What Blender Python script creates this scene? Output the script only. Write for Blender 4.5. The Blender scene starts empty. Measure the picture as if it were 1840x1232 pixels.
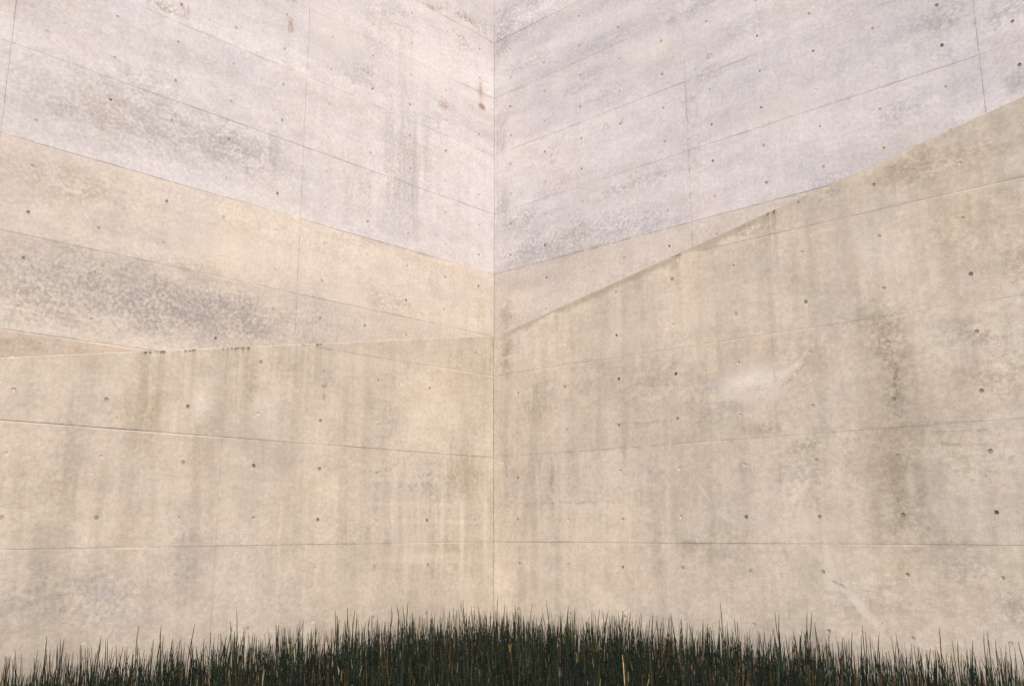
import bpy, bmesh, math, random
import numpy as np
from mathutils import Matrix, Vector

random.seed(11)
rng = np.random.default_rng(7)
C = bpy.context.scene.collection
EYE = 1.55                                  # eye height above the planting bed

# ------------------------------------------------------------------ camera
PITCH, ROLL = 0.2023, -0.0038
cam_d = bpy.data.cameras.new('camera')
cam_d.sensor_fit = 'HORIZONTAL'; cam_d.sensor_width = 36.0
cam_d.lens = 36.0 * 1643.9 / 1840.0
cam_d.clip_start = 0.05; cam_d.clip_end = 1000
cam = bpy.data.objects.new('camera', cam_d); C.objects.link(cam)
cp, sp, cr, sr = math.cos(PITCH), math.sin(PITCH), math.cos(ROLL), math.sin(ROLL)
ex, eu = Vector((1, 0, 0)), Vector((0, -sp, cp))
right, up, fwd = cr*ex + sr*eu, -sr*ex + cr*eu, Vector((0, cp, sp))
cam.matrix_world = Matrix(((right.x, up.x, -fwd.x, 0), (right.y, up.y, -fwd.y, 0),
                           (right.z, up.z, -fwd.z, EYE), (0, 0, 0, 1)))
bpy.context.scene.camera = cam

# ------------------------------------------------------------------ sky, sun, exposure
SUN_ELEV, SUN_AZ = math.radians(48), math.radians(167)      # azimuth clockwise from +Y
world = bpy.data.worlds.new('World'); bpy.context.scene.world = world
world.use_nodes = True
wn = world.node_tree.nodes; wl = world.node_tree.links
sky = wn.new('ShaderNodeTexSky'); sky.sky_type = 'NISHITA'; sky.sun_disc = False
sky.sun_elevation = SUN_ELEV; sky.sun_rotation = SUN_AZ
sky.air_density = 1.0; sky.dust_density = 4.0; sky.ozone_density = 1.0
wl.new(sky.outputs[0], wn['Background'].inputs[0])
wn['Background'].inputs[1].default_value = 0.10
sun_d = bpy.data.lights.new('sun', 'SUN'); sun_d.energy = 1.5; sun_d.angle = math.radians(50)
sun_d.color = (1.0, 0.93, 0.86)
sun = bpy.data.objects.new('sun', sun_d); C.objects.link(sun)
sdir = Vector((math.sin(SUN_AZ)*math.cos(SUN_ELEV), math.cos(SUN_AZ)*math.cos(SUN_ELEV), math.sin(SUN_ELEV)))
sun.rotation_euler = sdir.to_track_quat('Z', 'Y').to_euler()
sun.location = (6, -6, 14)
vs = bpy.context.scene.view_settings
vs.view_transform = 'Standard'; vs.look = 'None'; vs.gamma = 1.0; vs.use_curve_mapping = False
vs.exposure = 0.72
cy = bpy.context.scene.cycles
cy.max_bounces = 4; cy.diffuse_bounces = 3; cy.glossy_bounces = 2; cy.use_denoising = True

# ------------------------------------------------------------------ node helpers
class NT:
    def __init__(self, name):
        self.m = bpy.data.materials.new(name); self.m.use_nodes = True
        self.t = self.m.node_tree; self.n = self.t.nodes; self.l = self.t.links
        self.bsdf = self.n['Principled BSDF']
    def put(self, sock, v):
        if isinstance(v, bpy.types.NodeSocket): self.l.new(v, sock)
        elif v is not None: sock.default_value = v
    def math(self, op, a, b=None, c=None, clamp=False):
        n = self.n.new('ShaderNodeMath'); n.operation = op; n.use_clamp = clamp
        self.put(n.inputs[0], a); self.put(n.inputs[1], b); self.put(n.inputs[2], c)
        return n.outputs[0]
    def ramp(self, v, a, b, lo=0.0, hi=1.0, smooth=True):
        n = self.n.new('ShaderNodeMapRange'); n.interpolation_type = 'SMOOTHSTEP' if smooth else 'LINEAR'
        self.put(n.inputs[0], v); n.inputs[1].default_value = a; n.inputs[2].default_value = b
        n.inputs[3].default_value = lo; n.inputs[4].default_value = hi
        return n.outputs[0]
    def mapping(self, vec, loc=(0, 0, 0), rot=0.0, scale=(1, 1, 1), kind='POINT'):
        n = self.n.new('ShaderNodeMapping'); n.vector_type = kind
        self.put(n.inputs[0], vec); n.inputs[1].default_value = loc
        n.inputs[2].default_value = (0, 0, rot); n.inputs[3].default_value = scale
        return n.outputs[0]
    def noise(self, vec, scale, detail=4.0, rough=0.55, dist=0.0, out=0):
        n = self.n.new('ShaderNodeTexNoise')
        self.put(n.inputs['Vector'], vec); n.inputs['Scale'].default_value = scale
        n.inputs['Detail'].default_value = detail; n.inputs['Roughness'].default_value = rough
        n.inputs['Distortion'].default_value = dist
        return n.outputs[out]
    def length(self, vec):
        n = self.n.new('ShaderNodeVectorMath'); n.operation = 'LENGTH'; self.put(n.inputs[0], vec)
        return n.outputs['Value']
    def vadd(self, a, b, op='ADD'):
        n = self.n.new('ShaderNodeVectorMath'); n.operation = op; self.put(n.inputs[0], a); self.put(n.inputs[1], b)
        return n.outputs[0]
    def vscale(self, a, k):
        n = self.n.new('ShaderNodeVectorMath'); n.operation = 'SCALE'; self.put(n.inputs[0], a); n.inputs[3].default_value = k
        return n.outputs[0]
    def mix(self, fac, a, b, blend='MIX'):
        n = self.n.new('ShaderNodeMix'); n.data_type = 'RGBA'; n.blend_type = blend
        self.put(n.inputs['Factor'], fac)
        for s, v in ((n.inputs[6], a), (n.inputs[7], b)):
            if isinstance(v, tuple): v = (*v[:3], 1.0)
            self.put(s, v)
        return n.outputs[2]
    def grey(self, col, v):                      # colour times a value
        n = self.n.new('ShaderNodeVectorMath'); n.operation = 'SCALE'; self.put(n.inputs[0], col); self.put(n.inputs[3], v)
        return n.outputs[0]

# stain kinds: colour the concrete drifts to
TONES = {'grey': (0.36, 0.335, 0.32), 'blue': (0.42, 0.415, 0.44), 'brown': (0.33, 0.275, 0.185),
         'rust': (0.33, 0.19, 0.10), 'black': (0.075, 0.055, 0.04), 'pale': (0.90, 0.82, 0.73),
         'ochre': (0.52, 0.43, 0.30)}

def concrete(name, base, seed, blobs, **kw):
    """returns a maker of the material of one panel: only the stains that reach the panel go into its nodes"""
    def make(s0, s1, z0, z1):
        near = []
        for b in blobs:
            if b[7].endswith('!'):                       # a blemish of one pour only
                if not z0 < b[1] < z1: continue
                b = (*b[:7], b[7][:-1])
            r = (max(b[2], b[3]),)*2 if b[4] else (b[2], b[3])
            if s0 - r[0] - .3 < b[0] < s1 + r[0] + .3 and z0 - r[1] - .3 < b[1] < z1 + r[1] + .3: near.append(b)
        return concrete_nodes(name, base, seed, near, (s0, s1, z0, z1), **kw)
    return make

def concrete_nodes(name, base, seed, blobs, rect, pours=(), ghost=(), edge=None, bluish=0.0, rear=False):
    """base: colour of the main pour; pours: (z_top, colour) for pours below z_top;
    blobs: (s, z, radius_s, radius_z, rotation, strength, tone, breakup field)"""
    k = NT(name)
    uv = k.n.new('ShaderNodeUVMap'); uv.uv_map = 'UVMap'
    off = k.n.new('ShaderNodeCombineXYZ')
    off.inputs[2].default_value = seed
    P = k.vadd(uv.outputs[0], off.outputs[0])
    sep = k.n.new('ShaderNodeSeparateXYZ'); k.put(sep.inputs[0], uv.outputs[0])
    S, Z = sep.outputs[0], sep.outputs[1]
    col = k.mix(0.0, base, base)
    # pours of another batch, split at a lift line that wanders by some millimetres
    Zw = Z
    pours = [p for p in pours if rect[2] < p[0] - .01]
    ghost = [g for g in ghost if abs(g[0]-(rect[0]+rect[1])/2) < g[2]+(rect[1]-rect[0])/2 and abs(g[1]-(rect[2]+rect[3])/2) < g[3]+(rect[3]-rect[2])/2]
    if edge and min(edge[0]+edge[1]*rect[0], edge[0]+edge[1]*rect[1]) > rect[3] + 1.0: edge = None
    for ztop, c in pours:
        col = k.mix(k.ramp(Zw, ztop - 0.006, ztop + 0.006, 1, 0), col, c)
    # shared fields: m mottle, f fine mottle, v vertical runs
    fm = k.noise(k.mapping(P, (5, 3, 1), 0, (0.75, 1.25, 1)), 5.0, 5, 0.70, 0.0); ff = k.noise(P, 26.0, 4, 0.72)
    chroma = ff.node.outputs[1]
    fv = k.noise(k.mapping(P, (0, 0, 4.0), 0, (6.5, 0.55, 1)), 1.0, 4, 0.65, 0.0)
    field = {'m': k.ramp(k.math('ADD', k.math('MULTIPLY', fm, .60), k.math('MULTIPLY', ff, .40)), 0.40, 0.60),
             'f': k.ramp(k.math('ADD', k.math('MULTIPLY', fm, .35), k.math('MULTIPLY', ff, .65)), 0.42, 0.58),
             'v': k.ramp(k.math('ADD', k.math('MULTIPLY', fv, .75), k.math('MULTIPLY', ff, .25)), 0.40, 0.60)}
    # hue drift: ochre and cool patches of cement milk
    n1 = k.noise(P, 0.9, 3, 0.6, 0.0)
    col = k.mix(k.ramp(n1, 0.48, 0.75, 0, 0.35), col, k.mix(1.0, col, (1.02, 0.93, 0.80), 'MULTIPLY'))
    n2 = k.noise(k.mapping(P, (3.7, 9.1, 0)), 1.3, 3, 0.62, 0.0)
    col = k.mix(k.ramp(n2, 0.5, 0.72, 0, 0.5 + bluish), col, k.mix(1.0, col, (0.90, 0.92, 0.98), 'MULTIPLY'))
    if not rear:                                 # old runs of water down the front faces, olive to brown
        col = k.mix(k.ramp(fv, 0.46, 0.74, 0, 0.10), col, TONES['brown'])
        col = k.mix(k.ramp(n2, 0.30, 0.48, 0.10, 0), col, TONES['ochre'])
    # clouds, mottle, runs and grain, all as value
    v = k.ramp(k.noise(k.mapping(P, (0, 0, 2.2), 0, ((0.35, 2.0, 1) if pours or bluish or rear else (1.2, 0.6, 1))), 0.8, 3, 0.6, 0.0), 0.3, 0.7, 0.90, 1.07)
    v = k.math('MULTIPLY', v, k.ramp(fm, 0.32, 0.68, 1.05, 0.94) if rear else k.ramp(fm, 0.32, 0.68, 1.06, 0.92))
    v = k.math('MULTIPLY', v, k.ramp(fv, 0.35, 0.7, 1.02, 0.97) if rear else k.ramp(fv, 0.35, 0.7, 1.04, 0.93))
    grain = ff
    v = k.math('MULTIPLY', v, k.ramp(ff, 0.3, 0.7, 1.12, 0.86, False))
    fine = k.noise(P, 110.0, 2, 0.8)
    v = k.math('MULTIPLY', v, k.ramp(fine, 0.25, 0.75, 0.82, 1.18, False))
    oi = k.n.new('ShaderNodeObjectInfo')
    v = k.math('MULTIPLY', v, k.ramp(oi.outputs['Random'], 0, 1, 0.965, 1.025, False))
    # reinforcement ghosting: pale crossed lines that come and go
    for (gs, gz, rs, rz, ps, pz, amt) in ghost:
        jig = k.ramp(n1, 0.3, 0.7, -0.06, 0.06)
        ls = k.ramp(k.math('PINGPONG', k.math('ADD', S, jig), ps/2), 0.0, ps*0.30, 1, 0)
        lz = k.ramp(k.math('PINGPONG', k.math('ADD', Z, jig), pz/2), 0.0, pz*0.30, 1, 0)
        ls = k.math('MULTIPLY', ls, k.ramp(k.math('ADD', k.math('MULTIPLY', fv, .6), k.math('MULTIPLY', fm, .4)), 0.36, 0.62))
        lz = k.math('MULTIPLY', lz, k.ramp(fm, 0.36, 0.64))
        g = k.math('MAXIMUM', ls, k.math('MULTIPLY', lz, 0.55))
        d = k.length(k.mapping(uv.outputs[0], (gs, gz, 0), 0, (rs, rz, 1), 'TEXTURE'))
        g = k.math('MULTIPLY', k.math('SUBTRACT', g, 0.45), k.ramp(d, 1.0, 0.45, 0, amt))
        v = k.math('MULTIPLY', v, k.math('ADD', g, 1.0))
    col = k.grey(col, v)
    col = k.mix(1.0, col, k.vadd(k.vscale(chroma, 0.2), (0.90, 0.90, 0.90)), 'MULTIPLY')
    # stains
    wv = k.vadd(k.noise(P, 3.0, 3, 0.65, 0.0, 1), (0.5, 0.5, 0.5), 'SUBTRACT')
    U1 = k.vadd(uv.outputs[0], k.vscale(wv, 0.5)); U2 = k.vadd(uv.outputs[0], k.vscale(wv, 0.14)); U3 = k.vadd(uv.outputs[0], k.vscale(wv, 0.07))
    grit = k.math('MULTIPLY', k.ramp(ff, 0.3, 0.7, 1.25, 0.75, False), k.ramp(fine, 0.25, 0.75, 0.78, 1.22, False))
    for (s, z, rs, rz, rot, st, tone, fld) in blobs:
        m_ = min(rs, rz)
        q = U1 if m_ > 0.25 else (U2 if m_ > 0.07 else (U3 if m_ > 0.018 else uv.outputs[0]))
        f = k.ramp(k.length(k.mapping(q, (s, z, 0), rot, (rs, rz, 1), 'TEXTURE')), 1.0, 0.1, 0, min(.95, st*(1.55 if tone == 'pale' and fld == 'f' else 1.3)))
        if fld: f = k.math('MULTIPLY', f, field[fld])
        col = k.mix(f, col, k.grey(TONES[tone], grit))
    # cement bleed and dirt along the joints, coming and going
    e0 = k.math('MINIMUM', k.math('SUBTRACT', S, rect[0]), k.math('SUBTRACT', rect[1], S))
    e1 = k.math('MINIMUM', k.math('SUBTRACT', Z, rect[2]), k.math('SUBTRACT', rect[3], Z))
    jd = k.math('MINIMUM', e0, e1)
    jf = k.math('MULTIPLY', k.ramp(jd, 0.0, 0.03, 0.30, 0), k.ramp(fm, 0.44, 0.64))
    col = k.mix(jf, col, TONES['grey'])
    jl = k.math('MULTIPLY', k.ramp(k.math('SUBTRACT', rect[3], Z), 0.0, 0.022, 0.55, 0), k.ramp(n1, 0.45, 0.62))  # pale line just under the joint above: step shading painted into the colour
    col = k.mix(jl, col, TONES['pale'])
    # grime under the raked top edge: z = z0 + slope*s
    if edge:
        z0, sl, windows, band = edge
        d = k.math('SUBTRACT', k.math('MULTIPLY_ADD', S, sl, z0), Z)          # metres below the top
        if band:
            b0, b1, bt, bst = band
            bn = k.noise(k.mapping(P, (0, 0, 7), 0, (3, 1.2, 1)), 1.0, 5, 0.6)
            t = k.math('MULTIPLY', k.ramp(bn, 0.25, 0.75, 0.35, 1.7), bt)
            f = k.ramp(k.math('DIVIDE', d, t), 0.35, 1.0, bst, 0)
            f = k.math('MULTIPLY', f, k.ramp(S, b0 - .2, b0 + .2))
            f = k.math('MULTIPLY', f, k.ramp(S, b1 - .5, b1 + .3, 1, 0))
            col = k.mix(f, col, TONES['brown'])
        dn = k.noise(k.mapping(P, (0, 0, 5), 0, (1, 0.02, 1)), 26.0, 3, 0.7)
        dl = k.noise(k.mapping(P, (0, 0, 6), 0, (1, 0.02, 1)), 55.0, 2, 0.6)
        drip = k.math('MULTIPLY', k.ramp(k.math('ADD', k.math('MULTIPLY', dn, .6), k.math('MULTIPLY', ff, .4)), 0.46, 0.56), k.ramp(k.math('DIVIDE', d, k.ramp(dl, 0.3, 0.72, 0.004, 0.06)), 0.3, 1.0, 1, 0))
        win = None
        for (w0, w1) in windows:
            w = k.math('MULTIPLY', k.ramp(S, w0 - 0.02, w0 + 0.02), k.ramp(S, w1 - 0.02, w1 + 0.02, 1, 0))
            win = w if win is None else k.math('MAXIMUM', win, w)
        f = k.math('MULTIPLY', k.math('MULTIPLY', drip, win), 0.9)
        col = k.mix(f, col, TONES['black'])
        soft = k.math('MULTIPLY', k.math('MULTIPLY', win, k.ramp(dn, 0.42, 0.6)), k.ramp(d, 0.0, 0.9, 0.30, 0))
        col = k.mix(soft, col, TONES['brown'])
    # light falloff towards the foot, put into the colour with a mottled breakup
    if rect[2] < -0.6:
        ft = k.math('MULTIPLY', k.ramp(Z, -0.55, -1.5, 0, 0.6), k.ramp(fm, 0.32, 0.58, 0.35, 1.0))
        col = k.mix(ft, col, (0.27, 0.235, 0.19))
    # small air pores
    vo = k.n.new('ShaderNodeTexVoronoi'); k.put(vo.inputs['Vector'], P); vo.inputs['Scale'].default_value = 7.0
    pore = k.math('MULTIPLY', k.ramp(vo.outputs['Distance'], 0.030, 0.065, 1, 0), k.ramp(n1, 0.5, 0.62))
    col = k.mix(k.math('MULTIPLY', pore, 0.45), col, (0.16, 0.14, 0.12))
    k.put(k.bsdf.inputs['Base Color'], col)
    k.bsdf.inputs['Roughness'].default_value = 0.85
    k.bsdf.inputs['Specular IOR Level'].default_value = 0.25
    bm_ = k.n.new('ShaderNodeBump'); bm_.inputs['Strength'].default_value = 0.35; bm_.inputs['Distance'].default_value = 0.004
    hgt = k.noise(P, 22.0, 3, 0.7)
    k.put(bm_.inputs['Height'], hgt); k.put(k.bsdf.inputs['Normal'], bm_.outputs[0])
    return k.m

def plain(name, col, var=0.25, scale=6.0, rough=0.9):
    k = NT(name)
    tc = k.n.new('ShaderNodeTexCoord')
    n = k.noise(tc.outputs['Object'], scale, 6, 0.65)
    c = k.grey(k.mix(0.0, col, col), k.ramp(n, 0.3, 0.7, 1-var, 1+var))
    k.put(k.bsdf.inputs['Base Color'], c); k.bsdf.inputs['Roughness'].default_value = rough
    return k.m

# ------------------------------------------------------------------ wall frames
# s runs along each wall from the inner corner, z up from the camera's eye level (world z = z + EYE)
FRONT = (-0.207, 10.0511); REAR = (-0.252, 12.6412)
A_FL, A_FR, A_RL, A_RR = 3.9473, -0.7258, 3.9684, -0.7552
TOP_FL = lambda s: 2.145 - 0.1835*s         # raked top of the front walls
TOP_FR = lambda s: 2.125 + 0.1985*s

def mesh_obj(name, bm, mat, parent=None):
    me = bpy.data.meshes.new(name); bm.to_mesh(me); bm.free()
    me.materials.append(mat)
    o = bpy.data.objects.new(name, me); C.objects.link(o)
    if parent: o.parent = parent
    return o

def tag(o, label, cat, group=None, kind=None):
    if label: o['label'] = label
    if cat: o['category'] = cat
    if group: o['group'] = group
    if kind: o['kind'] = kind
    return o

def wall_empty(corner, ang, left, label):
    e = bpy.data.objects.new('concrete_wall', None); C.objects.link(e)
    e.location = (corner[0], corner[1], 0)
    e.rotation_euler = (0, 0, ang + (math.pi if left else 0))      # local +y runs into the wall
    e.empty_display_size = 0.3
    return tag(e, label, 'wall', kind='thing')

def prism(bm, poly, y0, y1):                 # poly in (x, z), extruded along y
    a = [bm.verts.new((x, y0, z)) for x, z in poly]
    b = [bm.verts.new((x, y1, z)) for x, z in poly]
    n = len(poly)
    bm.faces.new(a); bm.faces.new(b[::-1])
    for i in range(n): bm.faces.new((a[i], b[i], b[(i+1) % n], a[(i+1) % n]))
    bmesh.ops.recalc_face_normals(bm, faces=bm.faces)

def panel(parent, mat, left, s0, s1, z0, z1, holes, clip=None, gaps=(.003,)*4, proud=0.0):
    """one formwork panel: a face with its tie holes sunk in, and sides that run back into the wall"""
    bm = bmesh.new(); uvl = bm.loops.layers.uv.new('UVMap')
    a0, a1, b0, b1 = s0 + gaps[0], s1 - gaps[1], z0 + gaps[2], z1 - gaps[3]
    hs = sorted(set(h[0] for h in holes)); hz = sorted(set(h[1] for h in holes))
    info = {(h[0], h[1]): h for h in holes}
    cs = [a0] + [(p+q)/2 for p, q in zip(hs, hs[1:])] + [a1]
    cz = [b0] + [(p+q)/2 for p, q in zip(hz, hz[1:])] + [b1]
    grid = {}
    for i in range(len(cs)):
        for j in range(len(cz)):                 # joint edges wander by a millimetre or so
            ds = random.uniform(-.6, 1.0)*gaps[0] if i == 0 else (-random.uniform(-.6, 1.0)*gaps[1] if i == len(cs)-1 else 0)
            dz = random.uniform(-.7, 1.1)*gaps[2] if j == 0 else (-random.uniform(-.7, 1.1)*gaps[3] if j == len(cz)-1 else 0)
            grid[i, j] = bm.verts.new((cs[i]+ds, 0, cz[j]+dz))
    NS = 16
    for i, s in enumerate(hs):
        for j, z in enumerate(hz):
            cor = [grid[i+1, j+1], grid[i, j+1], grid[i, j], grid[i+1, j]]
            _, _, r, dep, ds, dz = info[s, z]
            mi = 1 if dep > .015 else 0
            ring = [bm.verts.new((s+ds+r*(1+random.uniform(-.07, .07))*math.cos(2*math.pi*t/NS), 0,
                                  z+dz+r*(1+random.uniform(-.07, .07))*math.sin(2*math.pi*t/NS))) for t in range(NS)]
            inn = [bm.verts.new((s+ds+(v.co.x-s-ds)*.80, dep, z+dz+(v.co.z-z-dz)*.80)) for v in ring]
            cen = bm.verts.new((s+ds, dep*1.08, z+dz))
            for q in range(4):
                for t in range(4*q, 4*q+4): bm.faces.new((cor[q], ring[t], ring[(t+1) % NS]))
                bm.faces.new((cor[q], ring[(4*q+4) % NS], cor[(q+1) % 4]))
            for t in range(NS):
                u = (t+1) % NS
                bm.faces.new((ring[t], inn[t], inn[u], ring[u])).material_index = mi; bm.faces.new((inn[t], cen, inn[u])).material_index = mi
    if clip:                                  # raked top: keep what is below z = c0 + c1*s
        c0, c1 = clip
        if max(c0+c1*a0, c0+c1*a1) < b0 + .01: bm.free(); return None
        if min(c0+c1*a0, c0+c1*a1) < b1:
            g = bm.verts[:] + bm.edges[:] + bm.faces[:]
            bmesh.ops.bisect_plane(bm, geom=g, dist=1e-5, plane_co=(0, 0, c0 - .004), plane_no=Vector((-c1, 0, 1)).normalized(), clear_outer=True)
    bmesh.ops.recalc_face_normals(bm, faces=bm.faces)
    if sum(f.normal.y * f.calc_area() for f in bm.faces) > 0: bmesh.ops.reverse_faces(bm, faces=bm.faces)
    if clip:
        on = lambda v: abs(v.co.z - (clip[0] - .004 + clip[1]*v.co.x)) < 1e-4
        te = [e for e in bm.edges if e.is_boundary and on(e.verts[0]) and on(e.verts[1])]
        if te:
            x_ = bmesh.ops.extrude_edge_only(bm, edges=te)
            for v in [g for g in x_['geom'] if isinstance(g, bmesh.types.BMVert)]: v.co.y += 0.009; v.co.z += 0.004
    be = [e for e in bm.edges if e.is_boundary]
    ex_ = bmesh.ops.extrude_edge_only(bm, edges=be)
    for v in [g for g in ex_['geom'] if isinstance(g, bmesh.types.BMVert)]: v.co.y += 0.016
    bmesh.ops.recalc_face_normals(bm, faces=bm.faces)
    for f in bm.faces:
        for l in f.loops: l[uvl].uv = (l.vert.co.x, l.vert.co.z)
    sg = -1 if left else 1
    for v in bm.verts: v.co = Vector((sg*v.co.x, v.co.y - proud, v.co.z + EYE))
    if left: bmesh.ops.reverse_faces(bm, faces=bm.faces)
    if sum(f.normal.y * f.calc_area() for f in bm.faces if abs(f.normal.y) > .9) > 0: bmesh.ops.reverse_faces(bm, faces=bm.faces)
    o = mesh_obj('panel', bm, mat, parent); o.data.materials.append(M_PLUG)
    return o

def build_wall(corner, ang, left, label, mat, joints_s, joints_z, h0, zoff, clip=None, core_poly=None, thick=0.3, pitch=0.6581, zrow=0.1115, deep=(), shut=(), open_part=.2):
    e = wall_empty(corner, ang, left, label)
    # joint widths are shared along each line: some read dark, some almost vanish
    gs = [random.choice((.0008, .0012, .0016)) for _ in joints_s]; gz = [random.choice((.0006, .0009, .0012, .0017)) for _ in joints_z]
    gs[0] = .0022
    if not clip:
        gs[1:] = [.0017]*(len(gs)-1); gz = [max(g_, .0011) for g_ in gz]; gz[4] = .0022
    if clip: gs[1:] = [.0004]*(len(gs)-1)
    for a in range(len(joints_s)-1):
        for b in range(len(joints_z)-1):
            s0, s1, z0, z1 = joints_s[a], joints_s[a+1], joints_z[b], joints_z[b+1]
            holes = []
            nr_ = max(2, round((z1-z0)/.45))
            for j in range(nr_):
                for i in range(5):
                    hs = h0 + (a*5+i)*pitch
                    if not (s0+.05 < hs < s1-.05): continue
                    key = (a*5+i, round((z0 + (z1-z0)*(j+.5)/nr_ - zrow)/.45))
                    r_ = random.random()
                    st = 2 if key in deep else (0 if key in shut else (2 if r_ < open_part else (1 if r_ < .9 else 0)))
                    dep, rad = ((.004, .0150), (.011, .0165), (.018, .0168))[st]
                    holes.append((hs, z0 + (z1-z0)*(j+.5)/nr_ + zoff, rad*random.uniform(.93, 1.1), dep,
                                  random.gauss(0, .006), random.gauss(0, .006)))
            if not holes: continue
            panel(e, mat(s0, s1, z0, z1), left, s0, s1, z0, z1, holes, clip, (gs[a], gs[a+1], gz[b], gz[b+1]), random.uniform(-.0012, .0012))
    sg = -1 if left else 1
    bm = bmesh.new(); prism(bm, [(sg*x, z + EYE) for x, z in core_poly], 0.0035, thick)
    uvl = bm.loops.layers.uv.new('UVMap')
    for f in bm.faces:
        for l in f.loops: l[uvl].uv = (sg*l.vert.co.x, l.vert.co.z - EYE)
    mesh_obj('wall_core', bm, M_CORE, e)
    return e
M_PLUG = plain('tie_hole_mortar', (0.27, 0.235, 0.20), 0.5, 30.0)
M_CORE = plain('joint_concrete', (0.46, 0.41, 0.35), 0.75, 2.5)

#BLOBS
FL_BLOBS = [
    (3.872, 1.027, 0.118, 0.49, 0, 0.24, 'brown', 'v'), (3.984, 1.016, 0.267, 0.484, 0, 0.22, 'brown', 'v'), (2.99, 1.212, 0.108, 0.292, 0, 0.25, 'brown', 'v'),
    (2.754, 1.438, 0.508, 0.176, 0, 0.2, 'brown', 'v'), (2.233, 1.335, 0.0615, 0.0365, 0, 0.6, 'rust', 'f'), (2.235, 1.23, 0.049, 0.062, 0, 0.35, 'rust', 'v'),
    (3.65, 0.867, 0.188, 0.271, 0, 0.3, 'pale', 'v'), (3.446, 1.069, 0.147, 0.278, 0, 0.28, 'pale', 'v'), (4.151, 1.175, 0.0775, 0.261, 0, 0.28, 'pale', 'v'),
    (2.842, 1.03, 0.22, 0.293, 0, 0.28, 'pale', 'v'), (1.484, 1.069, 0.276, 0.219, 0, 0.22, 'grey', 'm'), (4.438, -0.449, 0.74, 0.352, 0, 0.42, 'grey', 'm'),
    (4.024, -0.591, 0.505, 0.283, 0, 0.3, 'blue', 'f'), (4.657, 0.261, 0.454, 0.396, 0, 0.22, 'ochre', 'm'), (3.49, -0.02, 0.284, 0.176, 0, 0.25, 'grey', 'm'),
    (0.968, 0.462, 0.815, 0.334, 0, 0.35, 'grey', 'm'), (1.47, 0.606, 0.342, 0.215, 0, 0.25, 'brown', 'm'), (0.431, 0.596, 0.402, 0.35, 0, 0.32, 'brown', 'v'),
    (0.442, 1.667, 0.328, 0.304, 0, 0.22, 'ochre', 'v'), (0.063, 1.901, 0.157, 0.568, 0, 0.35, 'brown', 'v'), (0.034, 0.552, 0.119, 0.659, 0, 0.3, 'brown', 'v'),
    (1.574, -0.33, 0.059, 0.046, 0, 0.5, 'brown', 'f'), (1.566, -0.772, 0.059, 0.045, 0, 0.5, 'grey', 'f'), (0.654, -0.313, 0.458, 0.331, 0, 0.25, 'brown', 'm'),
    (1.782, 0.021, 0.386, 0.179, 0, 0.28, 'brown', 'm'), (4.487, 0.51, 0.236, 0.53, 0, 0.22, 'brown', 'v'), (3.471, -0.283, 0.331, 0.261, 0, 0.18, 'grey', 'm'),
    (1.841, 1.607, 0.595, 0.136, 0, 0.25, 'pale', 'm'), (0.832, 1.21, 0.46, 0.406, 0, 0.25, 'pale', 'v'), (0.953, -0.252, 0.731, 0.0645, 0, 0.3, 'pale', 'm'),
    (-0.021, 0.683, 1.63, 0.015, -1.58, 0.35, 'brown', 'v'), (1.74, 0.114, 0.4, 0.0435, -1.59, 0.22, 'pale', 'm'), (1.39, 0.131, 0.519, 0.036, -1.58, 0.22, 'pale', 'm'),
    (1.24, 0.162, 0.681, 0.055, -1.59, 0.22, 'pale', 'm'), (1.06, 0.27, 0.505, 0.037, -1.58, 0.22, 'pale', 'm'), (0.743, 0.032, 0.864, 0.057, -1.58, 0.22, 'pale', 'm'),
    (0.465, 0.0065, 0.978, 0.0485, -1.57, 0.22, 'pale', 'm'), (0.124, -0.054, 0.934, 0.059, -1.56, 0.22, 'pale', 'm'), (1.59, 0.259, 0.333, 0.0475, -1.58, 0.36, 'grey', 'm'),
    (0.899, 0.382, 0.289, 0.05, -1.56, 0.36, 'grey', 'm'), (0.625, 0.332, 0.294, 0.0455, -1.56, 0.36, 'grey', 'm'), (1.3, 0.494, 0.725, 0.046, 3.11, 0.18, 'pale', 'm'),
    (0.913, 0.263, 1.23, 0.0375, 3.13, 0.18, 'pale', 'm'), (0.751, 0.0975, 1.04, 0.0375, -3.14, 0.18, 'pale', 'm'), (0.988, -0.299, 1.12, 0.0365, -3.11, 0.18, 'pale', 'm'),
]
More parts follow.
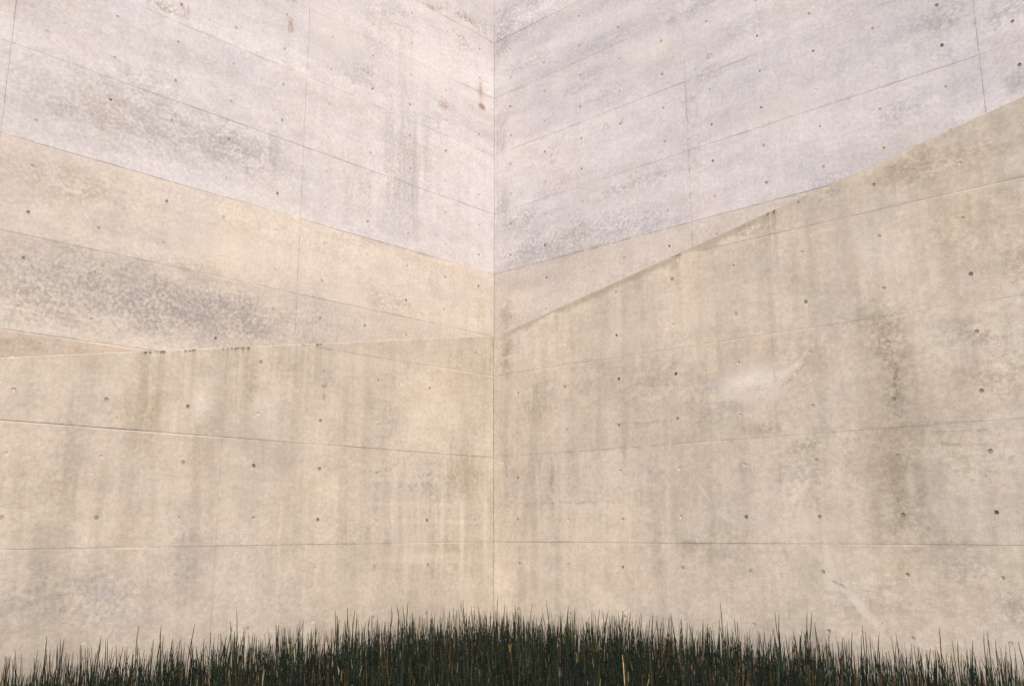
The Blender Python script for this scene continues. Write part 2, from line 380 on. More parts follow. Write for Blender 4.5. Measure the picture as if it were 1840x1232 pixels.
FR_BLOBS = [
    (4.347, 1.349, 0.182, 0.491, 0, 0.22, 'brown', 'm'), (4.312, 0.687, 0.405, 1.56, 0, 0.32, 'brown', ''), (4.354, 1.439, 0.259, 0.403, 0, 0.25, 'brown', 'f'),
    (4.286, 0.385, 0.234, 0.815, 0, 0.3, 'brown', 'm'), (4.344, 0.086, 0.251, 0.294, 0, 0.22, 'brown', 'm'), (4.242, 1.684, 0.266, 0.228, 0, 0.3, 'brown', 'm'),
    (4.417, 0.211, 0.165, 0.504, 0, 0.3, 'grey', 'v'), (4.896, 1.45, 0.43, 0.192, 0, 0.4, 'grey', 'm'), (5.092, 1.086, 0.335, 0.329, 0, 0.28, 'brown', 'm'),
    (4.777, 0.614, 0.508, 0.456, 0, 0.24, 'ochre', 'm'), (3.834, 0.583, 0.51, 0.54, 0, 0.18, 'ochre', 'm'), (3.609, 1.444, 0.543, 0.287, 0, 0.16, 'brown', 'm'),
    (5.097, 2.291, 0.424, 0.392, 0, 0.2, 'ochre', 'm'), (2.686, 1.176, 0.342, 0.356, 0, 0.32, 'blue', 'm'), (2.157, 1.362, 0.56, 0.321, 0, 0.25, 'grey', 'm'),
    (1.152, 1.413, 0.794, 0.345, 0, 0.25, 'blue', 'm'), (3.533, 0.369, 0.292, 0.275, 0, 0.22, 'grey', 'm'), (3.025, 1.268, 0.183, 0.109, 0, 0.55, 'pale', 'f'),
    (3.261, 1.193, 0.135, 0.127, 0, 0.6, 'pale', 'f'), (2.856, 1.185, 0.122, 0.1, 0, 0.35, 'pale', 'f'), (3.554, 1.379, 0.129, 0.0575, 0, 0.4, 'pale', 'f'),
    (3.106, 1.259, 0.508, 0.247, 0, 0.12, 'pale', ''), (3.133, 1.256, 0.479, 0.237, 0, 0.7, 'pale', 'f'), (3.181, 1.177, 0.263, 0.098, 0, 0.4, 'brown', 'f'),
    (3.126, 1.148, 0.372, 0.059, 0, 0.3, 'pale', 'f'), (3.45, 1.328, 0.303, 0.0675, 0, 0.3, 'pale', 'f'), (3.509, 0.028, 0.145, 0.153, 0, 0.45, 'pale', 'f'),
    (3.681, -0.216, 0.0655, 0.149, 0, 0.4, 'pale', 'f'), (3.75, -0.398, 0.147, 0.104, 0, 0.5, 'pale', 'f'), (3.769, -0.389, 0.0915, 0.0695, 0, 0.35, 'brown', 'f'),
    (3.837, -0.557, 0.0895, 0.068, 0, 0.35, 'pale', 'f'), (4.726, -0.32, 0.269, 0.179, 0, 0.42, 'grey', 'm'), (5.018, -0.541, 0.18, 0.229, 0, 0.42, 'grey', 'm'),
    (4.014, -0.549, 0.522, 0.252, 0, 0.22, 'grey', 'm'), (4.633, -0.081, 0.236, 0.101, 0, 0.35, 'brown', 'm'), (2.561, -0.137, 0.677, 0.242, 0, 0.22, 'brown', 'm'),
    (0.628, 1.348, 0.309, 0.357, 0, 0.28, 'brown', 'v'), (0.188, 0.605, 0.146, 0.772, 0, 0.42, 'grey', 'v'), (0.191, 1.885, 0.133, 0.375, 0, 0.45, 'brown', 'm'),
    (0.771, 0.637, 0.523, 0.286, 0, 0.3, 'grey', 'v'), (0.655, 0.413, 0.302, 0.285, 0, 0.25, 'blue', 'm'), (3.213, 0.857, 0.311, 0.067, 0, 0.35, 'brown', 'm'),
    (3.556, 0.691, 0.293, 0.093, 0, 0.32, 'brown', 'f'), (3.165, 2.687, 0.329, 0.115, 0, 0.45, 'brown', 'm'), (3.858, 2.832, 0.245, 0.125, 0, 0.45, 'brown', 'm'),
    (2.361, 2.478, 0.0865, 0.22, 0, 0.35, 'brown', 'v'), (4.653, 2.866, 0.511, 0.234, 0, 0.35, 'brown', 'm'), (5.153, 2.865, 0.349, 0.223, 0, 0.3, 'ochre', 'm'),
    (4.848, 2.213, 0.404, 0.267, 0, 0.18, 'ochre', 'm'), (5.288, 1.9, 0.147, 0.336, 0, 0.3, 'brown', 'm'), (4.243, 2.249, 0.496, 0.282, 0, 0.22, 'pale', 'm'),
    (2.614, 2.049, 0.59, 0.265, 0, 0.25, 'pale', 'm'), (1.79, 1.903, 0.599, 0.28, 0, 0.25, 'pale', 'm'), (5.1, 0.796, 0.332, 0.0485, 0, 0.3, 'pale', 'm'),
    (4.998, 0.518, 0.411, 0.0405, 0, 0.28, 'brown', 'm'), (4.796, 0.406, 0.348, 0.041, 0, 0.28, 'brown', 'm'), (4.349, 1.125, 0.043, 0.132, 0, 0.4, 'rust', 'f'),
    (4.338, 0.992, 0.128, 0.22, 0, 0.35, 'grey', 'f'), (0.351, 1.103, 0.0475, 0.084, 0, 0.5, 'rust', 'f'), (4.387, 0.338, 0.058, 0.169, 0, 0.35, 'pale', 'f'),
    (3.062, 0.101, 0.209, 0.141, 0, 0.2, 'pale', 'm'), (3.51, 1.31, 0.245, 0.0335, 0.628, 0.45, 'brown', 'f'), (3.49, 1.37, 0.249, 0.024, 0.643, 0.4, 'pale', 'f'),
    (3.92, -0.589, 0.362, 0.055, -0.879, 0.45, 'pale', 'f'), (3.93, -0.587, 0.419, 0.0675, -0.889, 0.12, 'pale', ''), (3.69, -0.181, 0.219, 0.044, -1.37, 0.42, 'pale', 'f'),
    (3.53, 0.0065, 0.167, 0.036, -0.671, 0.35, 'pale', 'f'), (2.58, 0.329, 0.171, 0.0245, -1.01, 0.35, 'pale', 'f'), (3.76, -0.421, 0.116, 0.0215, -0.528, 0.4, 'brown', 'f'),
    (4.35, 1.24, 0.282, 0.022, -1.6, 0.3, 'rust', 'v'), (3.7, 0.984, 0.159, 0.0185, -1.09, 0.3, 'pale', 'f'), (2.81, 0.104, 0.178, 0.029, -0.325, 0.3, 'pale', 'f'),
    (0.107, 0.679, 1.62, 0.024, -1.57, 0.4, 'grey', 'v'), (0.641, 0.179, 1.17, 0.0385, -1.57, 0.2, 'pale', 'm'), (0.963, 0.475, 0.999, 0.0475, -1.58, 0.2, 'pale', 'm'),
    (1.35, -0.025, 0.951, 0.0545, -1.58, 0.2, 'pale', 'm'), (1.56, 0.593, 1.12, 0.037, -1.59, 0.2, 'pale', 'm'), (1.74, 0.0765, 0.869, 0.044, -1.59, 0.2, 'pale', 'm'),
    (2.2, 0.075, 0.955, 0.0345, -1.6, 0.2, 'pale', 'm'), (2.53, 0.137, 0.566, 0.0415, -1.6, 0.2, 'pale', 'm'), (2.83, 0.594, 0.536, 0.042, -1.61, 0.2, 'pale', 'm'),
    (3.84, 0.541, 0.493, 0.0385, -1.63, 0.2, 'pale', 'm'), (4.53, 0.506, 0.462, 0.043, -1.65, 0.2, 'pale', 'm'), (4.88, 0.57, 0.449, 0.0345, -1.65, 0.2, 'pale', 'm'),
    (0.812, 0.439, 0.358, 0.0505, -1.56, 0.36, 'grey', 'm'), (1.45, 0.443, 0.187, 0.0485, -1.56, 0.36, 'grey', 'm'), (2.0, 0.322, 0.416, 0.0515, -1.59, 0.36, 'grey', 'm'),
    (4.79, 0.725, 0.472, 0.0165, -0.0536, 0.36, 'grey', 'm'), (4.78, 0.621, 0.471, 0.0205, -0.0427, 0.36, 'grey', 'm'), (4.75, 0.436, 0.359, 0.0165, -0.0208, 0.36, 'grey', 'm'),
    (4.62, 0.801, 0.373, 0.017, -0.054, 0.36, 'grey', 'm'), (0.941, 0.275, 0.913, 0.0225, -0.00882, 0.36, 'grey', 'm'), (2.2, 0.996, 0.739, 0.026, -0.0639, 0.36, 'grey', 'm'),
]
RL_BLOBS = [
    (5.645, 2.307, 2.6, 0.596, 0, 0.26, 'grey', '!'), (5.638, 2.226, 2.36, 0.541, 0, 0.26, 'grey', 'f!'), (3.62, 2.285, 1.43, 0.379, 0, 0.2, 'grey', 'm!'),
    (4.491, 2.261, 1.51, 0.564, 0, 0.36, 'grey', 'm!'), (4.801, 2.295, 1.57, 0.348, 0, 0.2, 'grey', 'f'), (5.149, 2.261, 1.72, 0.367, 0, 0.38, 'grey', 'm'),
    (4.267, 2.27, 0.71, 0.332, 0, 0.2, 'grey', ''), (5.866, 2.454, 0.752, 0.322, 0, 0.2, 'grey', 'f'), (4.107, 2.328, 0.629, 0.379, 0, 0.42, 'grey', 'f'),
    (4.801, 2.295, 0.655, 0.29, 0, 0.3, 'grey', 'f'), (3.9, 2.271, 0.408, 0.279, 0, 0.35, 'grey', 'm'), (4.57, 2.487, 0.371, 0.267, 0, 0.2, 'grey', 'm'),
    (3.826, 2.189, 0.343, 0.249, 0, 0.28, 'grey', 'f'), (3.032, 2.449, 0.464, 0.265, 0, 0.16, 'grey', 'm'), (6.077, 2.063, 0.526, 0.259, 0, 0.25, 'brown', 'm'),
    (4.946, 4.206, 1.41, 0.43, 0, 0.26, 'grey', 'm'), (5.063, 4.135, 2.59, 0.547, 0, 0.15, 'grey', '!'), (5.183, 4.126, 2.54, 0.481, 0, 0.18, 'grey', 'm!'),
    (4.089, 4.196, 0.828, 0.327, 0, 0.2, 'grey', 'f'), (5.957, 4.008, 0.562, 0.254, 0, 0.2, 'grey', 'm'), (4.16, 4.206, 0.613, 0.359, 0, 0.32, 'grey', 'm'),
    (5.696, 4.1, 0.642, 0.347, 0, 0.22, 'ochre', 'm'), (3.737, 4.307, 0.363, 0.403, 0, 0.35, 'grey', 'v'), (5.219, 4.581, 0.643, 0.275, 0, 0.3, 'blue', 'm'),
    (2.509, 5.762, 0.484, 0.305, 0, 0.35, 'blue', 'm'), (1.986, 6.78, 0.573, 0.325, 0, 0.3, 'grey', 'm'), (2.073, 6.496, 0.754, 0.884, 0, 0.22, 'ochre', 'v'),
    (1.736, 4.784, 0.861, 1.55, 0, 0.3, 'grey', 'v'), (1.205, 5.56, 0.412, 0.18, 0, 0.35, 'blue', 'm'), (2.452, 4.268, 0.692, 0.658, 0, 0.18, 'ochre', 'v'),
    (1.725, 4.36, 0.57, 0.46, 0, 0.2, 'blue', 'v'), (1.021, 5.858, 0.137, 0.184, 0, 0.5, 'rust', 'f'), (0.258, 6.371, 0.117, 0.248, 0, 0.5, 'rust', 'v'),
    (0.257, 6.08, 0.104, 0.088, 0, 0.7, 'rust', ''), (5.108, 5.515, 0.302, 0.102, 0, 0.45, 'brown', 'f'), (4.857, 5.562, 0.0755, 0.117, 0, 0.4, 'rust', 'f'),
    (3.546, 5.956, 0.061, 0.188, 0, 0.45, 'rust', 'f'), (2.358, 5.821, 0.143, 0.093, 0, 0.3, 'rust', 'f'), (0.227, 7.329, 0.166, 0.256, 0, 0.6, 'brown', 'v'),
    (0.629, 6.89, 0.247, 0.176, 0, 0.35, 'ochre', 'f'), (0.023, 7.095, 0.145, 0.55, 0, 0.4, 'ochre', 'v'), (5.89, 3.283, 0.816, 0.276, 0, 0.25, 'brown', 'm'),
    (4.587, 2.726, 0.745, 0.084, 0, 0.22, 'brown', 'm'), (1.868, 2.828, 0.818, 0.18, 0, 0.3, 'brown', 'm'), (0.374, 2.98, 0.491, 0.397, 0, 0.3, 'ochre', 'v'),
    (1.316, 3.499, 0.788, 0.23, 0, 0.2, 'ochre', 'm'), (6.04, 1.677, 0.765, 0.103, 0, 0.3, 'brown', 'm'), (2.424, 3.545, 0.513, 0.214, 0, 0.2, 'brown', 'm'),
    (4.221, 3.056, 1.06, 0.25, 0, 0.25, 'pale', 'm'), (2.565, 2.806, 0.497, 0.277, 0, 0.2, 'pale', 'm'), (2.958, 6.118, 0.668, 0.526, 0, 0.3, 'pale', 'm'),
    (1.375, 6.287, 0.613, 0.498, 0, 0.25, 'pale', 'm'), (3.02, 2.185, 0.463, 0.132, 0, 0.3, 'grey', 'f'), (1.24, 7.28, 0.481, 0.0775, 2.91, 0.55, 'grey', 'f'),
    (0.593, 7.38, 0.434, 0.107, -3.11, 0.65, 'grey', 'f'), (0.601, 7.36, 0.361, 0.054, -3.12, 0.5, 'brown', 'f'), (0.713, 7.02, 0.324, 0.106, -2.69, 0.35, 'grey', 'f'),
    (2.13, 4.51, 1.04, 0.045, -1.54, 0.3, 'grey', 'v'), (1.83, 4.44, 1.13, 0.0535, -1.57, 0.36, 'grey', 'v'), (1.56, 4.59, 0.88, 0.047, -1.57, 0.28, 'grey', 'v'),
    (2.65, 4.03, 0.547, 0.0505, -1.54, 0.22, 'brown', 'v'), (-0.0315, 6.41, 0.386, 0.02, -1.59, 0.8, 'rust', ''), (-0.0325, 4.91, 1.38, 0.014, -1.58, 0.45, 'brown', 'v'),
]
RR_BLOBS = [
    (0.587, 7.459, 1.01, 0.541, 0, 0.4, 'blue', 'm'), (0.188, 7.305, 0.279, 0.549, 0, 0.45, 'grey', 'f'), (1.322, 3.82, 1.27, 0.31, 0, 0.3, 'grey', 'm'),
    (1.225, 3.842, 2.61, 0.469, 0, 0.16, 'blue', '!'), (1.223, 3.764, 2.61, 0.468, 0, 0.18, 'grey', 'f!'), (0.717, 3.756, 0.781, 0.208, 0, 0.3, 'blue', 'm'),
    (2.591, 3.751, 0.923, 0.216, 0, 0.35, 'blue', 'm'), (0.51, 4.291, 0.536, 0.247, 0, 0.4, 'grey', 'f'), (2.44, 4.305, 0.949, 0.163, 0, 0.3, 'grey', 'm'),
    (1.044, 5.095, 0.615, 0.214, 0, 0.28, 'grey', 'm'), (1.661, 5.962, 0.485, 0.285, 0, 0.32, 'blue', 'm'), (2.127, 5.636, 0.548, 0.236, 0, 0.25, 'blue', 'm'),
    (0.636, 6.636, 0.658, 0.158, 0, 0.35, 'grey', 'm'), (1.867, 6.421, 0.86, 0.131, 0, 0.28, 'blue', 'm'), (3.366, 6.328, 0.718, 0.165, 0, 0.4, 'blue', 'm'),
    (6.303, 5.023, 0.309, 0.266, 0, 0.42, 'grey', 'm'), (6.029, 5.012, 0.322, 0.241, 0, 0.25, 'blue', 'm'), (6.844, 4.797, 0.282, 0.337, 0, 0.3, 'grey', 'm'),
    (6.267, 4.641, 0.206, 0.146, 0, 0.25, 'blue', 'm'), (6.868, 4.096, 0.184, 0.219, 0, 0.35, 'grey', 'm'), (5.842, 4.157, 0.489, 0.237, 0, 0.28, 'blue', 'm'),
    (4.973, 3.616, 0.426, 0.154, 0, 0.25, 'blue', 'f'), (3.559, 5.428, 0.382, 0.216, 0, 0.28, 'grey', 'm'), (2.068, 5.198, 0.127, 0.0625, 0, 0.4, 'brown', 'f'),
    (2.322, 5.201, 0.106, 0.0535, 0, 0.45, 'brown', 'f'), (3.645, 5.601, 0.106, 0.065, 0, 0.35, 'brown', 'f'), (3.388, 5.16, 0.109, 0.0505, 0, 0.35, 'grey', 'f'),
    (4.104, 5.726, 0.429, 0.281, 0, 0.25, 'blue', 'm'), (1.239, 4.633, 0.597, 0.24, 0, 0.2, 'ochre', 'm'), (0.185, 5.696, 0.181, 0.524, 0, 0.35, 'grey', 'v'),
    (0.183, 4.58, 0.201, 0.422, 0, 0.35, 'grey', 'v'), (2.766, 6.031, 0.597, 0.307, 0, 0.35, 'pale', 'm'), (2.158, 6.634, 1.02, 0.114, 0, 0.3, 'pale', 'm'),
    (1.265, 6.104, 0.609, 0.25, 0, 0.25, 'pale', 'm'), (4.525, 4.597, 0.796, 0.461, 0, 0.25, 'pale', 'm'), (0.235, 3.006, 0.195, 0.321, 0, 0.4, 'brown', 'm'),
    (3.361, 4.624, 0.232, 0.921, 0, 0.18, 'blue', 'm'), (1.65, 3.6, 1.82, 0.0375, -0.00253, 0.3, 'brown', 'm'), (0.726, 6.19, 0.621, 0.0345, -0.0324, 0.25, 'grey', 'm'),
    (0.0655, 5.8, 2.43, 0.026, -1.57, 0.4, 'grey', 'v'),
]
#ENDBLOBS
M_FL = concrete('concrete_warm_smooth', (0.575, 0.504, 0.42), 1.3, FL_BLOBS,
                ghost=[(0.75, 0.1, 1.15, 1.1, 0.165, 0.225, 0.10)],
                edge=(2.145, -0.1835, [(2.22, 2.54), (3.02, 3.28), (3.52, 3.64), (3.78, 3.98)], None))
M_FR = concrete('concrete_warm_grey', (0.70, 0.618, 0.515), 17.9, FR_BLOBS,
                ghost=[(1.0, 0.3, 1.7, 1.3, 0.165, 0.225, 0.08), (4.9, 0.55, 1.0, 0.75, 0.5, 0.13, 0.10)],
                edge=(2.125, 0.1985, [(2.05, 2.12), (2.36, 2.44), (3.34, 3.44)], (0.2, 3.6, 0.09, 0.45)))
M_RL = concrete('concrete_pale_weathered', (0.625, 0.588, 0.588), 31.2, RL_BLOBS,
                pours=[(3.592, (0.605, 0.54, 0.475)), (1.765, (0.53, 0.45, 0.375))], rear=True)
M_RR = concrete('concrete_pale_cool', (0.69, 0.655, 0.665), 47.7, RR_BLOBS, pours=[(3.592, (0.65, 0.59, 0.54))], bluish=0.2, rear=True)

JZF = [-1.915, -0.113, 0.785, 1.685, 2.583, 3.48, 4.38, 5.28]
JZR = [3.592 + 0.905*i for i in range(-4, 10)]
BOT = -EYE - 0.3
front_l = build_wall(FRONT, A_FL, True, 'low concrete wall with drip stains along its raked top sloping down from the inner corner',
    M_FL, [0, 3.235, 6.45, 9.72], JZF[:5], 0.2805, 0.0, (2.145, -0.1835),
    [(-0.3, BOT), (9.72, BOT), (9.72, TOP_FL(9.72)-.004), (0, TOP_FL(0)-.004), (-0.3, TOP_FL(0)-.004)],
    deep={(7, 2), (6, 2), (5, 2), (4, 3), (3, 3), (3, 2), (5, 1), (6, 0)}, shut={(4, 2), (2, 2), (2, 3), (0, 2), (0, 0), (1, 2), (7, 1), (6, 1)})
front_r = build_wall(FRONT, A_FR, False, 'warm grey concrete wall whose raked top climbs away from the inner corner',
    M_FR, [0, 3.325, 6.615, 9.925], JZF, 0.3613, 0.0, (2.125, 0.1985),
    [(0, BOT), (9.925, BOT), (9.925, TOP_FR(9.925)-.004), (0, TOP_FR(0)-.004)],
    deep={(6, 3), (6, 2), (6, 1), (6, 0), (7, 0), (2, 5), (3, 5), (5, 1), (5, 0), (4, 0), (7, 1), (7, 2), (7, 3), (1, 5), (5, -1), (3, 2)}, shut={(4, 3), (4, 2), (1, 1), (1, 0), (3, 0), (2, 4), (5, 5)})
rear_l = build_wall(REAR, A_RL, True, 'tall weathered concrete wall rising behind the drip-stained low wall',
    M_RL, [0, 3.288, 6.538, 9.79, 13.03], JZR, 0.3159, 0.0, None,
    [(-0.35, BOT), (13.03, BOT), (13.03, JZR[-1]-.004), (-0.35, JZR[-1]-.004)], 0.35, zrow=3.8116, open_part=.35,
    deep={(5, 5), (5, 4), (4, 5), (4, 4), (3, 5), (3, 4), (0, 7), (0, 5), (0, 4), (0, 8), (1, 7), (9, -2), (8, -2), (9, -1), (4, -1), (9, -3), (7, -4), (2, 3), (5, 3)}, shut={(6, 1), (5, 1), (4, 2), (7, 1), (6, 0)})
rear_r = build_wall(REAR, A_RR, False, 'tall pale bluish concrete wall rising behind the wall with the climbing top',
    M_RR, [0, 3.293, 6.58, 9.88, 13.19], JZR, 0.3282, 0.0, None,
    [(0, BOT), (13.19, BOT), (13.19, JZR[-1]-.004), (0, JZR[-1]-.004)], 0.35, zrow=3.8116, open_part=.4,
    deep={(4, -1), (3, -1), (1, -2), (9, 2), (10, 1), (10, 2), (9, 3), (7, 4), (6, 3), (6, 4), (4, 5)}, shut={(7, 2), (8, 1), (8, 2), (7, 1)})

# ------------------------------------------------------------------ ground, and the ramp that climbs between the walls
M_SOIL = plain('soil', (0.035, 0.028, 0.02), 0.4, 14.0, 1.0)
bm = bmesh.new(); bmesh.ops.create_grid(bm, x_segments=40, y_segments=40, size=300)
g = mesh_obj('ground', bm, M_SOIL); g['kind'] = 'structure'
M_RAMP = plain('ramp_concrete', (0.50, 0.45, 0.40), 0.15, 3.0)
def ramp_floor(corner, ang, left, top, x_in):
    bm = bmesh.new(); sg = -1 if left else 1
    drop = 1.15
    poly = [(x_in, 0.005 - EYE), (9.7, 0.005 - EYE), (9.7, max(top(9.7)-drop, 0.02 - EYE)), (0, top(0)-drop), (x_in, top(0)-drop)]
    prism(bm, [(sg*x, z + EYE) for x, z in poly], 0.304, 1.55)
    o = mesh_obj('ramp', bm, M_RAMP); o['kind'] = 'structure'
    o.location = (corner[0], corner[1], 0); o.rotation_euler = (0, 0, ang + (math.pi if left else 0))
ramp_floor(FRONT, A_FL, True, TOP_FL, -1.55)
ramp_floor(FRONT, A_FR, False, TOP_FR, -0.28)

# ------------------------------------------------------------------ horsetails
def horsetail_material():
    k = NT('horsetail')
    uv = k.n.new('ShaderNodeUVMap'); uv.uv_map = 'UVMap'
    sep = k.n.new('ShaderNodeSeparateXYZ'); k.put(sep.inputs[0], uv.outputs[0])
    U, V = sep.outputs[0], sep.outputs[1]
    cr_ = k.n.new('ShaderNodeValToRGB'); k.put(cr_.inputs[0], U)
    e = cr_.color_ramp.elements
    e[0].position = 0.0; e[0].color = (0.004, 0.007, 0.005, 1)
    e[1].position = 1.0; e[1].color = (0.60, 0.42, 0.20, 1)
    for pos, c in ((0.45, (0.008, 0.015, 0.008)), (0.75, (0.036, 0.058, 0.036)), (0.86, (0.032, 0.065, 0.02)),
                   (0.90, (0.14, 0.075, 0.03)), (0.94, (0.42, 0.29, 0.10))):
        x = e.new(pos); x.color = (*c, 1)
    w = k.math('PINGPONG', V, 0.032)                                  # a sheath every 64 mm
    dark = k.ramp(w, 0.0, 0.006, 0.75, 0)
    pale = k.math('MULTIPLY', k.ramp(w, 0.006, 0.009), k.ramp(w, 0.010, 0.014, 1, 0))
    c = k.mix(dark, cr_.outputs[0], (0.006, 0.006, 0.005))
    c = k.mix(k.math('MULTIPLY', pale, 0.35), c, (0.12, 0.12, 0.09))
    wn_ = k.n.new('ShaderNodeTexWhiteNoise'); wn_.noise_dimensions = '2D'     # a few internodes have dried to straw
    cb = k.n.new('ShaderNodeCombineXYZ'); k.put(cb.inputs[0], k.math('MULTIPLY', U, 911.0))
    k.put(cb.inputs[1], k.math('FLOOR', k.math('DIVIDE', V, 0.064))); k.put(wn_.inputs['Vector'], cb.outputs[0])
    c = k.mix(k.ramp(wn_.outputs['Value'], 0.988, 0.995), c, (0.42, 0.31, 0.13))
    n = k.noise(uv.outputs[0], 40.0, 3)
    c = k.grey(c, k.ramp(n, 0.3, 0.7, 0.75, 1.25))
    k.put(k.bsdf.inputs['Base Color'], c); k.bsdf.inputs['Roughness'].default_value = 0.6
    k.bsdf.inputs['Specular IOR Level'].default_value = 0.12
    return k.m
M_HT = horsetail_material()

def stem_geometry(h, rad, lean, az, bend, kink, hue, nseg, nside, base=(0, 0, 0), twist=0.0):
    """vertices, faces, uvs of one jointed stem"""
    t = np.linspace(0, 1, nseg+1)
    off = lean*t*h + bend*h*t**2.2
    if kink: off = off + np.where(t > kink, (t-kink)*h*0.9, 0)
    z = h*t*(1 - 0.5*(off/h)**2)
    if kink: z = z - np.where(t > kink, (t-kink)*h*0.45, 0)
    wob = 0.007*np.sin(t*9+twist)*(.4+t)
    cx = base[0] + off*math.cos(az) + wob; cy = base[1] + off*math.sin(az) + wob*0.6
    r = rad*(1 - 0.22*t); r[-1] = rad*0.30
    ang = np.arange(nside)/nside*2*math.pi + twist
    vx = cx[:, None] + r[:, None]*np.cos(ang); vy = cy[:, None] + r[:, None]*np.sin(ang)
    vz = base[2] + z[:, None] + 0*ang
    V = np.stack([vx, vy, vz], -1).reshape(-1, 3)
    F, UV = [], []
    for i in range(nseg):
        for j in range(nside):
            a, b = i*nside + j, i*nside + (j+1) % nside
            F.append((a, b, b+nside, a+nside))
            v0, v1 = t[i]*h + twist, t[i+1]*h + twist
            UV += [(hue, v0), (hue, v0), (hue, v1), (hue, v1)]
    return V, np.array(F), UV

def mesh_from(name, V, F, UV):
    me = bpy.data.meshes.new(name)
    me.from_pydata([tuple(v) for v in V], [], [tuple(f) for f in F])
    l = me.uv_layers.new(name='UVMap'); l.data.foreach_set('uv', np.array(UV, dtype=np.float32).ravel())
    me.materials.append(M_HT)
    me.polygons.foreach_set('use_smooth', [True]*len(me.polygons))
    return me

tl = np.array((math.cos(A_FL), math.sin(A_FL))); tr = np.array((math.cos(A_FR), math.sin(A_FR)))
nl = np.array((-tl[1], tl[0])); nr = -np.array((-tr[1], tr[0]))          # both point into the court
cor = np.array(FRONT)
def inside(p, m): return (p-cor)@nl > m and (p-cor)@nr > m
def wall_gap(p): return min((p-cor)@nl, (p-cor)@nr)

DENS = 700
cand = []
area_n = int(DENS*12.5*7.0)
for x, y, w in zip(rng.uniform(-6.2, 6.3, area_n), rng.uniform(3.2, 10.05, area_n), rng.random(area_n)):
    if abs(x) > 0.60*y + 0.35: continue
    p = np.array((x, y))
    if not inside(p, 0.035): continue
    cl = 0.5 + 0.5*math.sin(x*2.3 + 1.7*math.sin(y*1.9))*math.cos(y*2.7 + x*0.8)   # loose clumps
    if w > 0.55 + 0.45*cl: continue
    cand.append((x, y))
cand = np.array(cand)
n = len(cand)
hgt = np.clip(rng.normal(0.645, 0.08, n), 0.36, 0.84) + np.clip(rng.exponential(0.045, n)-0.05, 0, 0.22)
hgt *= 1 + .06*np.sin(cand[:, 0]*9.3 + 2*np.sin(cand[:, 1]*5.1)) * np.cos(cand[:, 1]*7.7 + cand[:, 0]*3.1)
hgt -= .05*np.clip(np.abs(cand[:, 0])/2.6 - .6, 0, 1)
hue = np.clip(rng.beta(2, 2.4, n)*0.85, 0, 0.85)
dry = rng.random(n) < 0.04
lush = (cand[:, 0] > 2.0) & (cand[:, 1] < 5.6) & (rng.random(n) < .3)
hue[lush] = .86
hue[rng.random(n) < .07] = .895
hue[dry] = rng.uniform(0.88, 1.0, dry.sum()); hgt[dry] *= rng.uniform(0.55, 0.95, dry.sum())
# the 300 that show most: the tallest ones standing clear of the bed near the walls
gap = np.array([wall_gap(p) for p in cand])
show = np.where(dry, -1, hgt - 0.05*np.clip(gap, 0, 5)); show[np.abs(cand[:, 0]) > 0.57*cand[:, 1]] = -1
solo = np.argsort(-show)[:270]
drys = np.argsort(-np.where(dry & (np.abs(cand[:, 0]) < 0.55*cand[:, 1]) & (cand[:, 1] > 4.3) & (cand[:, 1] < 6.5), hgt, -1))[:30]
alone = set(solo.tolist()) | set(drys.tolist())
Vs, Fs, UVs, base_i = [], [], [], 0
for i in range(n):
    if i in alone: continue
    k_ = rng.random()
    kink = rng.uniform(.5, .8) if (k_ < .07 or (dry[i] and k_ < .45)) else 0
    V, F, UV = stem_geometry(hgt[i], rng.uniform(.0026, .0043), abs(rng.normal(0, .075)) + (.12*rng.random() if dry[i] else 0),
                             rng.uniform(0, 6.28), rng.normal(0, .055), kink, hue[i], 6, 4, (cand[i, 0], cand[i, 1], -.01), rng.uniform(0, 6))
    Vs.append(V); Fs.append(F + base_i); UVs += UV; base_i += len(V)
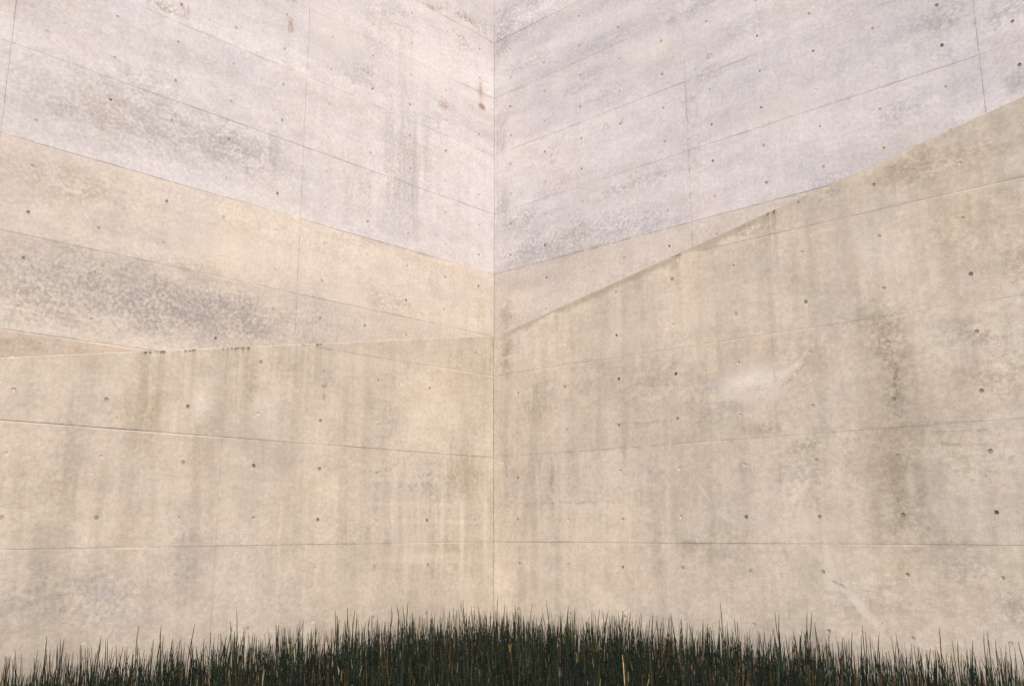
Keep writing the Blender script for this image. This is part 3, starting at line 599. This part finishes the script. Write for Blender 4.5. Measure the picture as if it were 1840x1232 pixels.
bed = bpy.data.objects.new('horsetail_bed', mesh_from('horsetail_bed', np.concatenate(Vs), np.concatenate(Fs), UVs)); C.objects.link(bed)
tag(bed, 'dense bed of dark green horsetail stems filling the court below the walls', 'horsetails', kind='stuff')

shapes = {'up': [], 'bent': [], 'dry': []}
for q in range(10): shapes['up'].append(mesh_from('horsetail_stem', *stem_geometry(1.0, rng.uniform(.0030, .0042), abs(rng.normal(0, .03)), 0, rng.normal(0, .03), 0, rng.uniform(.1, .8), 12, 6, twist=q*.7)))
for q in range(5): shapes['bent'].append(mesh_from('horsetail_stem', *stem_geometry(1.0, rng.uniform(.0030, .0042), .05, 0, rng.uniform(.06, .14), rng.choice([0, .72, .82]), rng.uniform(.1, .8), 12, 6, twist=q*.9)))
for q in range(5): shapes['dry'].append(mesh_from('horsetail_stem', *stem_geometry(1.0, rng.uniform(.0038, .0050), .12, 0, .1, rng.choice([0, .55, .7]), rng.uniform(.93, 1.0), 12, 6, twist=q*.9)))
def beside(p):
    gl, gr = (p-cor)@nl, (p-cor)@nr
    if max(gl, gr) < 1.3: return 'in the inner corner of the low walls', 'inner corner'
    if min(gl, gr) > 1.2: return 'out in the open bed away from the walls', 'open bed'
    return ('beside the drip-stained low wall', 'drip-stained wall') if gl < gr else ('beside the wall with the climbing top', 'climbing wall')
text = {'up': ('straight dark green horsetail stem', 'straight horsetail stems'),
        'bent': ('dark green horsetail stem with bent tip', 'bent horsetail stems'),
        'dry': ('dry straw-coloured horsetail stem', 'dry straw-coloured stems')}
for i in list(solo) + list(drys):
    kd = 'dry' if dry[i] else ('bent' if rng.random() < .17 else 'up')
    o = bpy.data.objects.new('horsetail_stem', shapes[kd][int(rng.integers(len(shapes[kd])))]); C.objects.link(o)
    o.location = (cand[i, 0], cand[i, 1], -.01); o.scale = (1, 1, hgt[i])
    o.rotation_euler = (0, 0, rng.uniform(0, 6.28))
    wh = beside(cand[i])
    tag(o, text[kd][0] + ' ' + wh[0], 'horsetail', text[kd][1] + ', ' + wh[1])
print('stems', n)
